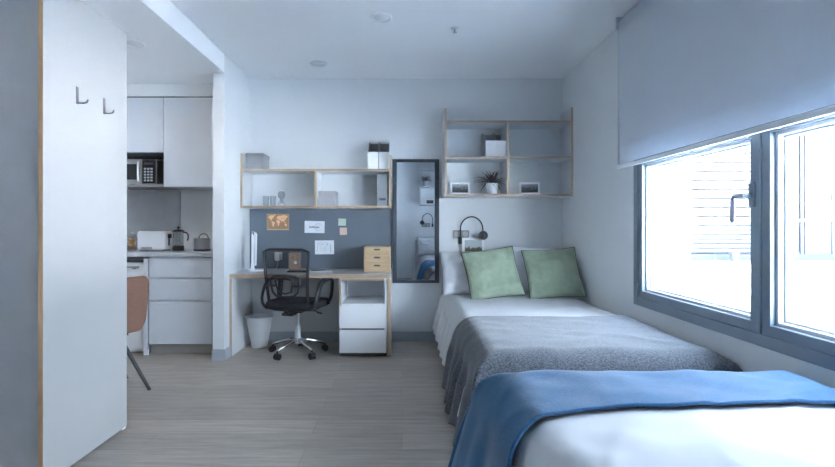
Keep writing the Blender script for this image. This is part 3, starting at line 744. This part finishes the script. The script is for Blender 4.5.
# seat cushion
b = BM(); poly = rrect(.48, .46, .09, 8, 0, .02)
rings = []
for (s, z) in ((.90, .418), (.985, .430), (1.0, .455), (.985, .478), (.93, .492), (.75, .499), (.4, .501)):
    rings.append([b.verts.new((x * s, (y - .02) * s + .02, z - (.015 * max(0, (y - .02) / .23) ** 3 if z > .44 else 0))) for x, y in poly])
for A, B in zip(rings, rings[1:]):
    for k in range(len(A)): b.faces.new((A[k], A[(k + 1) % len(A)], B[(k + 1) % len(A)], B[k]))
b.faces.new(rings[0]); b.faces.new(rings[-1])
obj('seat', b, 'seat_fabric', oc, smooth=True)
# back frame (slightly reclined, wider at the top)
def bk(u, v):
    """u -1..1 across, v 0..1 up"""
    w = .180 + .030 * v
    y = -.215 - .055 * v + .035 * (v - .5) ** 2 * 4 * .5 + .03 * u * u
    return Vector((u * w, y, .425 + .525 * v))
frame = []
for k in range(9): frame.append(bk(-1, .02 + .94 * k / 8))
for k in range(1, 8): frame.append(bk(-1 + 2 * k / 8, 1.0))
for k in range(9): frame.append(bk(1, .96 - .94 * k / 8))
for k in range(1, 8): frame.append(bk(1 - 2 * k / 8, 0.0))
b = BM(); tube(b, frame, .017, 8, closed=True, rx=.012)
obj('back_frame', b, 'black_pl', oc)
b = BM(); g = [[b.verts.new(bk(-.97 + 1.94 * i / 14, .02 + .96 * j / 20)) for i in range(15)] for j in range(21)]
for j in range(20):
    for i in range(14): b.faces.new((g[j][i], g[j][i + 1], g[j + 1][i + 1], g[j + 1][i]))
obj('back_mesh', b, 'net', oc, smooth=True)
b = BM()
def lum(u, v, off=.02): p = bk(u, v); return p + Vector((0, -off, 0))
tube(b, [lum(-.72, .52), lum(-.5, .56), lum(0, .575), lum(.5, .56), lum(.72, .52), lum(.62, .30), lum(.45, .24), lum(0, .22), lum(-.45, .24), lum(-.62, .30)], .010, 8, closed=True)
tube(b, [lum(-.42, .50), lum(0, .53), lum(.42, .50), lum(.34, .31), lum(0, .28), lum(-.34, .31)], .008, 8, closed=True)
tube(b, [lum(-.98, .40, .0), lum(-.7, .41), lum(-.42, .41)], .009, 8); tube(b, [lum(.98, .40, .0), lum(.7, .41), lum(.42, .41)], .009, 8)
obj('lumbar_support', b, 'black_pl', oc)
b = BM(); tube(b, [(0, -.17, .392), (0, -.21, .398), (0, -.232, .425)], .024, 8, rx=.012); obj('back_bracket', b, 'black_pl', oc)
for s in (-1, 1):
    b = BM(); xa = s * .262
    loop = [(s * .20, -.16, .415), (xa, -.185, .47), (xa, -.16, .56), (xa, -.10, .645), (xa, -.05, .672), (xa, .08, .682), (xa, .155, .672), (xa, .175, .640), (xa, .165, .56), (xa, .14, .48), (s * .225, .11, .425)]
    tube(b, loop, .026, 10, rx=.014)
    ar = obj('armrest', b, 'black_pl', oc, subsurf=1)

# ------------------------------------------------------------------ beds
def edge(t, r, flare=0.):
    """arc length past the start of the rounding -> (outward offset, drop)"""
    if t <= 0: return t, 0.
    q = r * PI / 2
    if t < q: a = t / r; return r * math.sin(a), r * (1 - math.cos(a))
    return r + flare * (t - q), r + (t - q)
def drape(x0, x1, y0, y1, top, r, dropL, dropR, dropF, dropB, nx=90, ny=90, amp=.004, seed=0, off=0., fold=.014, clip=None, hemnoise=.01, xmax=None, crown=.0, foldk=22., rR=None, flare=.0, crease=0.):
    """cloth lying over a bed box [x0,x1]x[y0,y1] at height top, hanging over the sides.
    drop* = hanging length below the top (0 = the cloth ends on the top there).  clip=(ya,yb) functions bound the cloth along y."""
    b = BM(); r2 = r; rR = rR or r
    def span(drop): return (r2 * PI / 2 - r2 + drop) if drop > 0 else 0.
    aL, aR = span(dropL), (rR * PI / 2 - rR + dropR); bF, bB = span(dropF), span(dropB)
    X0, X1, Y0, Y1 = x0 + r2, x1 - rR, y0 + r2, y1 - r2
    A0 = X0 - aL if dropL else x0; A1 = X1 + aR if dropR else x1
    B0 = Y0 - bF if dropF else y0; B1 = Y1 + bB if dropB else y1
    g = []
    for j in range(ny + 1):
        row = []
        for i in range(nx + 1):
            a = A0 + (A1 - A0) * i / nx
            lo, hi = B0, B1
            if clip:
                lo, hi = clip(a)
            bb = lo + (hi - lo) * j / ny
            ox, dx = edge(X0 - a, r2, flare) if (dropL and a < X0) else (edge(a - X1, rR) if (dropR and a > X1) else (0, 0))
            x = X0 - ox if (dropL and a < X0) else (X1 + ox if (dropR and a > X1) else a)
            oy, dy = edge(Y0 - bb, r2) if (dropF and bb < Y0) else (edge(bb - Y1, r2) if (dropB and bb > Y1) else (0, 0))
            y = Y0 - oy if (dropF and bb < Y0) else (Y1 + oy if (dropB and bb > Y1) else bb)
            d = max(dx, dy); mn = min(dx, dy)
            if mn > 0:
                x += (-1 if a < X0 else 1) * mn * .10; y += (-1 if bb < Y0 else 1) * mn * .10
            z = top - d
            nn = noise.noise(Vector((x * 3.1, y * 3.1, seed))) + .5 * noise.noise(Vector((x * 7, y * 9, seed + 3)))
            z += amp * nn * (1 if d < r2 else .3)
            if crease: z += crease * (max(0, 1 - 5 * abs(noise.noise(Vector((x * 1.6 + y * 1.1, y * 1.3 - x * .8, seed + 20))))) + .7 * max(0, 1 - 6 * abs(noise.noise(Vector((x * 3.4 - y * 1.5, y * 2.6, seed + 30)))))) * (1 if d < r2 else .3)
            if crown: z += crown * math.sin(PI * min(1, max(0, (x - x0) / (x1 - x0)))) ** .5 if d < .001 else 0
            hang = max(0., d - r2 * .6)
            wv = math.sin(y * foldk + 2.5 * noise.noise(Vector((0, y * 2.2, seed)))) + .6 * noise.noise(Vector((3, y * 9, seed)))
            if dropL and a < X0 and hang > 0: x -= fold * min(1, hang / .15) * (wv + .4) + off
            elif dropR and a > X1 and hang > 0 and not xmax: x += fold * min(1, hang / .15) * (wv + .2)
            if (dropB and bb > Y1 and hang > 0): y += .5 * fold * min(1, hang / .15) * math.sin(x * foldk)
            if hang > 0 and hemnoise: z += hemnoise * noise.noise(Vector((x * 3, y * 7, seed + 9))) * min(1, hang / .2)
            if xmax: x = min(x, xmax)
            row.append(b.verts.new((x, y, max(z, .012))))
        g.append(row)
    for j in range(ny):
        for i in range(nx): b.faces.new((g[j][i], g[j][i + 1], g[j + 1][i + 1], g[j + 1][i]))
    return b
def bed(lab, x0, x1, y0, y1, top, head_y, hb=None):
    t = thing('bed', lab, 'bed', ((x0 + x1) / 2, (y0 + y1) / 2, 0)); cx, cy = (x0 + x1) / 2, (y0 + y1) / 2
    w, l = (x1 - x0) / 2, (y1 - y0) / 2
    b = BM(); box(b, -w, w, -l, l, .14, .27); obj('bed_base', b, 'grey_lam', t, .01)
    b = BM(); box(b, -w + .05, w - .03, -l + .04, l - .03, .271, top - .05); obj('mattress', b, 'mattress', t, .04)
    for sx in (-1, 1):
        for sy in (-1, 1):
            b = BM(); tube(b, [(sx * (w - .08), sy * (l - .08), .14), (sx * (w - .08), sy * (l - .08), 0)], [.025, .018], 12); obj('leg', b, 'black_pl', t)
    return t, cx, cy
# --- far bed
T1 = .525
bd1, c1x, c1y = bed('far single bed against the back wall under the shelf', .37, 1.575, 2.32, 4.66, T1, 4.66)
b = BM(); box(b, .385 - c1x, 1.602 - c1x, 4.70 - c1y, YB - .002 - c1y, .10, .843, 0); obj('headboard', b, 'grey_lam', bd1, .002)
b = BM(); box(b, .383 - c1x, 1.602 - c1x, 4.695 - c1y, YB - .002 - c1y, .844, .868, 0, {}); obj('headboard_cap', b, 'oak', bd1, .001)
b = drape(.360, 1.592, 2.26, 4.68, T1, .13, .37, .14, .30, 0, 100, 120, amp=.008, seed=1, fold=.010, xmax=1.597, foldk=26, rR=.12, flare=.24, crease=.004)
tag(obj('duvet', b, 'duvet', None, smooth=True), 'white duvet spread over the far bed', 'duvet')
def gclip(a):
    t = (a - .3) / 1.3
    return (2.22 + .07 * max(0, (.0 - t)), 3.36 + .03 * math.sin(a * 5) + (-.12 * max(0, .42 - a) / .4))
b = drape(.346, 1.598, 2.24, 4.6, T1 + .016, .143, .46, .15, .30, 0, 110, 120, amp=.008, seed=1, fold=.020, xmax=1.600, hemnoise=.05, foldk=30, rR=.13, flare=.20, crease=.004,
          clip=lambda a: (2.04, 3.19 + .015 * math.sin(a * 5) + .06 * min(0, a - .45)))
tg = tag(obj('throw_blanket', b, 'throw_grey', None, smooth=True, solid=.008, solid_off=1), 'grey marl wool throw lying over the far bed', 'throw')
# --- near bed
T2 = .560
bd2, c2x, c2y = bed('near single bed in the foreground by the window', .35, 1.565, -.13, 1.93, T2, 0)
b = BM(); box(b, .27 - c2x, 1.60 - c2x, YF + .001 - c2y, -.15 - c2y, .10, .868); obj('headboard', b, 'grey_lam', bd2, .002)
b = drape(.340, 1.592, -.12, 1.945, T2, .15, .38, .16, 0, .36, 110, 120, amp=.010, seed=5, fold=.012, xmax=1.597, rR=.15, flare=.28, crease=.006)
tag(obj('duvet', b, 'duvet', None, smooth=True), 'white duvet over the near bed in the foreground', 'duvet')
def bclip(a):
    lo = 1.53 - .16 * max(0., min(1., (.75 - a) / .5)) ** 1.6 - .10 * max(0, .3 - a) + .012 * math.sin(a * 6)
    return (lo, 1.99 - .163 + .163 * PI / 2 - .163 + .30)
b = drape(.308, 1.598, -.1, 1.99, T2 + .016, .163, .46, .17, 0, .30, 120, 100, amp=.010, seed=5, fold=.012, xmax=1.600, clip=bclip, hemnoise=.02, foldk=18, rR=.155, flare=.28, crease=.006)
tb = tag(obj('throw_blanket', b, 'throw_blue', None, smooth=True, solid=.010, solid_off=1), 'blue wool throw across the foot of the near bed', 'throw')

# --- pillows
def pillow(name, w, h, t, mat, lab, cat, loc, rot, group=None, seed=0, puff=2.2, piping=None, wr=.008, n=30):
    b = BM(); N = n
    def P(u, v, s):
        pinch = .055
        x = u * w / 2 * (1 - pinch * (1 - v * v) ** 1.0 * (abs(u) ** 3)); z = v * h / 2 * (1 - pinch * (1 - u * u) * (abs(v) ** 3))
        th = t / 2 * max(0, (1 - abs(u) ** puff)) ** .55 * max(0, (1 - abs(v) ** puff)) ** .55
        k = Vector((u * 2.3 + seed, v * 2.3, s * 3))
        edgefade = min(1, 6 * (1 - max(abs(u), abs(v))))
        th += edgefade * wr * (noise.noise(k) + .7 * noise.noise(k * 2.7))
        return Vector((x, s * th, z))
    fr, bkk = {}, {}
    for i in range(N + 1):
        for j in range(N + 1):
            u, v = -1 + 2 * i / N, -1 + 2 * j / N
            u = math.copysign(abs(u) ** .8, u); v = math.copysign(abs(v) ** .8, v)
            e = i in (0, N) or j in (0, N)
            p = P(u, v, -1)
            if e: p.y = 0
            fr[i, j] = b.verts.new(p)
            bkk[i, j] = fr[i, j] if e else b.verts.new(P(u, v, 1))
    for i in range(N):
        for j in range(N):
            b.faces.new((fr[i, j], fr[i + 1, j], fr[i + 1, j + 1], fr[i, j + 1]))
            f = [bkk[i, j], bkk[i, j + 1], bkk[i + 1, j + 1], bkk[i + 1, j]]
            b.faces.new(f)
    ed = [fr[i, 0].co.copy() for i in range(N)] + [fr[N, j].co.copy() for j in range(N)] + [fr[i, N].co.copy() for i in range(N, 0, -1)] + [fr[0, j].co.copy() for j in range(N, 0, -1)]
    if piping:
        t_ = thing(name, lab, cat, loc, 0, group, rot=rot)
        obj('cushion_cover', b, mat, t_, smooth=True)
        b2 = BM(); tube(b2, ed, .0045, 6, closed=True); obj('piping', b2, piping, t_)
        return t_
    o = obj(name, b, mat, None, smooth=True); o.location = loc; o.rotation_euler = rot
    return tag(o, lab, cat, group)
pillow('pillow', .66, .44, .19, 'pillow', 'white pillow against the headboard behind the left green cushion', 'pillow', (.69, 4.44, .725), (math.radians(-30), math.radians(-2), 0), 'white pillows on the far bed', 1, wr=.016)
pillow('pillow', .57, .46, .17, 'pillow', 'white pillow against the headboard behind the right green cushion', 'pillow', (1.308, 4.44, .74), (math.radians(-26), math.radians(2), 0), 'white pillows on the far bed', 4, wr=.016)
pillow('cushion', .475, .475, .15, 'green', 'sage green square cushion on the far bed, left one', 'cushion', (.795, 4.22, .735), (math.radians(-30), math.radians(-7), math.radians(3)), 'sage green cushions on the far bed', 7, piping='green_piping', wr=.020)
pillow('cushion', .475, .475, .15, 'green', 'sage green square cushion on the far bed, beside the window wall', 'cushion', (1.325, 4.22, .737), (math.radians(-30), math.radians(-4), math.radians(-3)), 'sage green cushions on the far bed', 12, piping='green_piping', wr=.020)
pillow('pillow', .66, .42, .15, 'pillow', 'white pillow of the near bed, left one seen in the mirror', 'pillow', (.62, .02, .75), (math.radians(24), 0, PI), 'white pillows on the near bed', 2, wr=.014)
pillow('pillow', .62, .42, .15, 'pillow', 'white pillow of the near bed, by the window wall', 'pillow', (1.25, .02, .75), (math.radians(24), 0, PI), 'white pillows on the near bed', 3, wr=.014)

# ------------------------------------------------------------------ wall shelf above the far bed
YS2 = 4.495
def bed_shelf(lab, x0=.397, ys=YS2):
    return shelf_unit('wall_shelf', lab, x0, 1.6035, 1.425, 2.26, ys, (1.428, 1.783, 2.117), ((.985 + x0 - .397, 1.45, 1.783), (.985 + x0 - .397, 1.805, 2.117)), ('shelf_lam', 'oak'), side=(2.255, 2.262), th=.022)
bed_shelf('oak edged wall shelf with four open bays above the far bed')
B2, B3 = 1.4505, 1.8055
magazine_file((X(485.6, 4.56), 4.56, B3), 'white fronted magazine file in the bed shelf, left one', 'magazine files on the bed shelf', w=.1, h=.25, hf=.157)
magazine_file((X(485.6, 4.56) + .101, 4.56, B3), 'white fronted magazine file in the bed shelf, beside the divider', 'magazine files on the bed shelf', w=.1, h=.25, hf=.157)
def picture(loc, w, h, rot, lab, photo, grp=None, border=.018, roomy=0, strut_h=.5, flip=False):
    """standing photo frame, leaning back"""
    t = thing('picture_frame', lab, 'picture frame', loc, 0, grp, rot=rot)
    b = BM(); box(b, -w / 2, -w / 2 + border, -.006, .006, 0, h); box(b, w / 2 - border, w / 2, -.006, .006, 0, h)
    box(b, -w / 2 + border, w / 2 - border, -.006, .006, 0, border); box(b, -w / 2 + border, w / 2 - border, -.006, .006, h - border, h)
    obj('frame_border', b, 'file_white', t, .001)
    b = BM(); box(b, -w / 2 + border, w / 2 - border, -.001, .003, border, h - border); obj('photo_print', b, photo, t)
    b = BM(); prism(b, [(.007, h * .75), (.007, h * .70), (.05, .012), (.054, .012)], -.012, .012, plane='YZ'); obj('stand', b, 'grey_pl', t)
    return t
picture((X(460.3, 4.6), 4.60, B2 + .001), .192, .120, (math.radians(-12), 0, math.radians(6)), 'small white frame with a grey photo left of the potted plant', 'photo_grey')
picture((X(529.6, 4.6), 4.60, B2 + .001), .192, .120, (math.radians(-12), 0, math.radians(-12)), 'small white frame with a grey photo right of the shelf divider', 'photo_grey')
picture((X(473.3, 4.745), 4.73, .869), .215, .168, (math.radians(-10), math.radians(-1), math.radians(-5)), 'white frame with a valley photo standing on the headboard', 'photo_land', border=.024)
# potted plant
def plant(loc, lab, seed=3, grp=None):
    rnd = random.Random(seed)
    t = thing('potted_plant', lab, 'plant', loc)
    b = BM(); lathe(b, [(0, 0), (.042, 0), (.045, .004), (.056, .104), (.058, .106), (.054, .107), (.050, .098), (0, .096)], n=28); obj('pot', b, 'pot_white', t)
    b = BM(); lathe(b, [(0, .0965), (.048, .0975), (.03, .102), (0, .103)], n=20); obj('soil', b, 'soil', t)
    def leaf(bm, base, d, L, w, droop, mi=0):
        side = Vector((-d.y, d.x, 0)); side = side.normalized() if side.length > .01 else Vector((1, 0, 0)); pr = None
        for k in range(7):
            s = k / 6; p = base + d * (L * s) + Vector((0, 0, -droop * s * s * L)); ww = w * math.sin(PI * min(1, .12 + .88 * s)) ** .7 * (1 if s < .98 else .1)
            q = [bm.verts.new(p - side * ww), bm.verts.new(p + Vector((0, 0, -.25 * ww))), bm.verts.new(p + side * ww)]
            if pr:
                bm.faces.new((pr[0], pr[1], q[1], q[0])); bm.faces.new((pr[1], pr[2], q[2], q[1]))
            pr = q
    for nm, m, cnt, L0, L1 in (('foliage', 'leaf', 110, .12, .20), ('pale_foliage', 'leaf_pale', 20, .07, .12)):
        b = BM()
        for i in range(cnt):
            az = rnd.uniform(0, 2 * PI); el = rnd.uniform(.05, 1.25)
            d = Vector((math.cos(az) * math.cos(el), math.sin(az) * math.cos(el) * .75, math.sin(el)))
            L = rnd.uniform(L0, L1) * (1.45 - .75 * el / 1.25)
            if d.x * L > .108: L = .108 / d.x
            leaf(b, Vector((rnd.uniform(-.02, .02), rnd.uniform(-.02, .02), .104 + rnd.uniform(0, .03))), d, L, rnd.uniform(.004, .0075), rnd.uniform(.1, .5))
        obj(nm, b, m, t, solid=.0008)
    return t
plant((X(492, 4.6), 4.60, B2), 'purple brown spiky plant in a white pot on the bed shelf')
# switch plates and reading lamp
def sockets(loc, lab, rz=0):
    t = thing('wall_switch', lab, 'switch', loc, rz)
    b = BM(); prism(b, rrect(.165, .082, .006, 3), -.009, 0); obj('cover_plate', b, 'socket', t, .001)
    b = BM(); box(b, -.066, -.012, -.013, -.009, -.026, .026); obj('rocker', b, 'socket_light', t, .001)
    b = BM(); lathe(b, [(.024, -.012), (.026, -.009), (.0, -.009)], (.042, 0, 0), 20, axis='Y'); obj('socket_face', b, 'socket_light', t)
    return t
sockets((X(461, 4.79), YB - .001, Z(234.3, 4.79)), 'grey switch and socket plate above the headboard')
def read_lamp(loc, lab, rz=0):
    """gooseneck lamp; local origin at the wall mount, +x towards the head, -y out of the wall"""
    t = thing('reading_lamp', lab, 'lamp', loc, rz)
    b = BM(); box(b, -.016, .016, -.028, 0, -.03, .04); obj('wall_mount', b, 'black_pl', t, .004)
    b = BM(); pts = [(0, -.028, .005)]
    for k in range(0, 25):
        a = PI * (1.0 - k / 24); cx = .105
        pts.append((cx + .105 * math.cos(a), -.045 - .06 * k / 24, .125 + .115 * math.sin(a)))
    pts.append((.212, -.105, .09))
    pts.insert(1, (0, -.04, .04))
    tube(b, pts, .0065, 8); obj('gooseneck', b, 'black_pl', t)
    b = BM(); lathe(b, [(0, .02), (.020, .02), (.036, .008), (.044, -.010), (.044, -.018), (.038, -.018), (.0, -.008)], (.213, -.108, .058), 24, axis='Y'); hd = obj('lamp_head', b, 'black_pl', t)
    b = BM(); lathe(b, [(0, -.0125), (.032, -.0155), (.032, -.017), (0, -.0175)], (.213, -.108, .058), 24, axis='Y'); obj('lens', b, 'gap', hd)
    return t
read_lamp((X(460.2, 4.78), YB - .002, Z(239, 4.78) - .02), 'black gooseneck reading lamp above the headboard of the far bed')

# --- wall behind the camera, seen in the mirror
def shelf_back():
    t = thing('wall_shelf', 'wall shelf above the near bed, seen in the mirror', 'shelf', (.36, YF + .001, 1.56))
    for xa in (0, 1.21):
        b = BM(); box(b, xa, xa + .022, 0, .29, 0, .85); obj('side_panel', b, 'shelf_lam', t)
    for z in (0, .36, .70):
        b = BM(); box(b, .022, 1.21, 0, .289, z, z + .022); obj('shelf_board', b, ['shelf_lam'], t)
shelf_back()
q = plant((.475, -.07, 1.9425), 'small potted plant on the shelf seen in the mirror', 8)
picture((.56, -.03, 1.583), .178, .108, (math.radians(-10), 0, PI), 'white photo frame on the shelf seen in the mirror', 'photo_grey')
sockets((.49, YF + .001, 1.17), 'grey switch plate above the near bed seen in the mirror', PI)
read_lamp((.62, YF + .001, 1.16), 'black gooseneck reading lamp above the near bed seen in the mirror', PI)

# ------------------------------------------------------------------ ceiling fittings
def downlight(x, y, z, lab, r=.078, watt=0):
    t = thing('ceiling_light', lab, 'downlight', (x, y, z), 0, 'recessed ceiling lights')
    b = BM(); lathe(b, [(r, 0), (r, -.006), (r - .012, -.014), (r - .018, -.010), (r - .02, 0)], n=36); obj('trim_ring', b, 'white_pl', t)
    b = BM(); lathe(b, [(0, -.007), (r - .02, -.006), (r - .02, -.001), (0, -.001)], n=36); obj('lens', b, 'downlight', t)
    if not watt: return
    l = bpy.data.lights.new('kitchen_fill_lamp', 'AREA'); l.shape = 'DISK'; l.size = .10; l.energy = watt; l.color = (1.0, .93, .84)  # fill light added to brighten the kitchen; the fitting itself is off
    lo = bpy.data.objects.new('kitchen_fill_lamp', l); COL.objects.link(lo); lo.location = (x, y, z - .02)
downlight(-.148, 3.39, H, 'round recessed ceiling light nearest the camera')
downlight(-.76, 4.36, H, 'round recessed ceiling light above the desk')
downlight(-1.925, 3.44, HK, 'round recessed light in the lower kitchen ceiling', watt=.6)
sd = thing('sprinkler_head', 'small white sprinkler head on the ceiling', 'sprinkler', (.395, 3.58, H))
b = BM(); lathe(b, [(.03, 0), (.03, -.004), (.012, -.008), (0, -.008)], n=20); obj('escutcheon', b, 'white_pl', sd)
b = BM(); tube(b, [(0, 0, -.006), (0, 0, -.03)], .006, 8); lathe(b, [(0, -.03), (.016, -.031), (.016, -.034), (0, -.035)], n=14); obj('deflector', b, 'steel', sd)

# ------------------------------------------------------------------ light
w = bpy.data.worlds.new('World'); S.world = w; w.use_nodes = True
nt = w.node_tree; nt.nodes.clear()
out = nt.nodes.new('ShaderNodeOutputWorld'); bg = nt.nodes.new('ShaderNodeBackground')
tc = nt.nodes.new('ShaderNodeTexCoord'); sx = nt.nodes.new('ShaderNodeSeparateXYZ'); nt.links.new(tc.outputs['Generated'], sx.inputs[0])
r = nt.nodes.new('ShaderNodeValToRGB'); r.color_ramp.elements[0].position = .0; r.color_ramp.elements[0].color = (.80, .89, 1.0, 1)
r.color_ramp.elements[1].position = .8; r.color_ramp.elements[1].color = (.62, .77, 1.0, 1)
nt.links.new(sx.outputs['Z'], r.inputs['Fac']); nt.links.new(r.outputs['Color'], bg.inputs['Color'])
bg.inputs['Strength'].default_value = 3.2
nt.links.new(bg.outputs[0], out.inputs[0])
sun = bpy.data.lights.new('Sun', 'SUN'); sun.energy = 68.0; sun.angle = math.radians(1.5); sun.color = (1.0, .965, .93)
so_ = bpy.data.objects.new('Sun', sun); COL.objects.link(so_)
so_.rotation_euler = Vector((.85, -.35, -1.0)).to_track_quat('-Z', 'Y').to_euler(); so_.location = (-3, -3, 8)
# daylight portal in the window opening (guides the sky light, adds none)
pl = bpy.data.lights.new('window_portal', 'AREA'); pl.shape = 'RECTANGLE'; pl.size = WY1 - WY0; pl.size_y = WZ1 - WZ0; pl.cycles.is_portal = True
po_ = bpy.data.objects.new('window_portal', pl); COL.objects.link(po_); po_.location = (XR + .33, (WY0 + WY1) / 2, (WZ0 + WZ1) / 2)
po_.rotation_euler = Vector((-1, 0, 0)).to_track_quat('-Z', 'Z').to_euler()

# ------------------------------------------------------------------ camera
cam = bpy.data.cameras.new('Camera'); co = bpy.data.objects.new('Camera', cam); COL.objects.link(co)
co.location = (0, 0, CZ); co.rotation_euler = (PI / 2, 0, 0)
cam.sensor_width = 36; cam.lens = 36 * F / 835; cam.shift_x = (417.5 - CX) / 835; cam.shift_y = -(233.5 - CY) / 835
cam.clip_start = .02
S.camera = co
S.view_settings.view_transform = 'Standard'; S.view_settings.look = 'None'
S.view_settings.exposure = 3.4; S.view_settings.gamma = 1; S.view_settings.use_curve_mapping = False
S.cycles.max_bounces = 16; S.cycles.diffuse_bounces = 10; S.cycles.glossy_bounces = 5; S.cycles.transparent_max_bounces = 16; S.cycles.transmission_bounces = 8
S.cycles.use_denoising = True; S.cycles.sample_clamp_indirect = 12
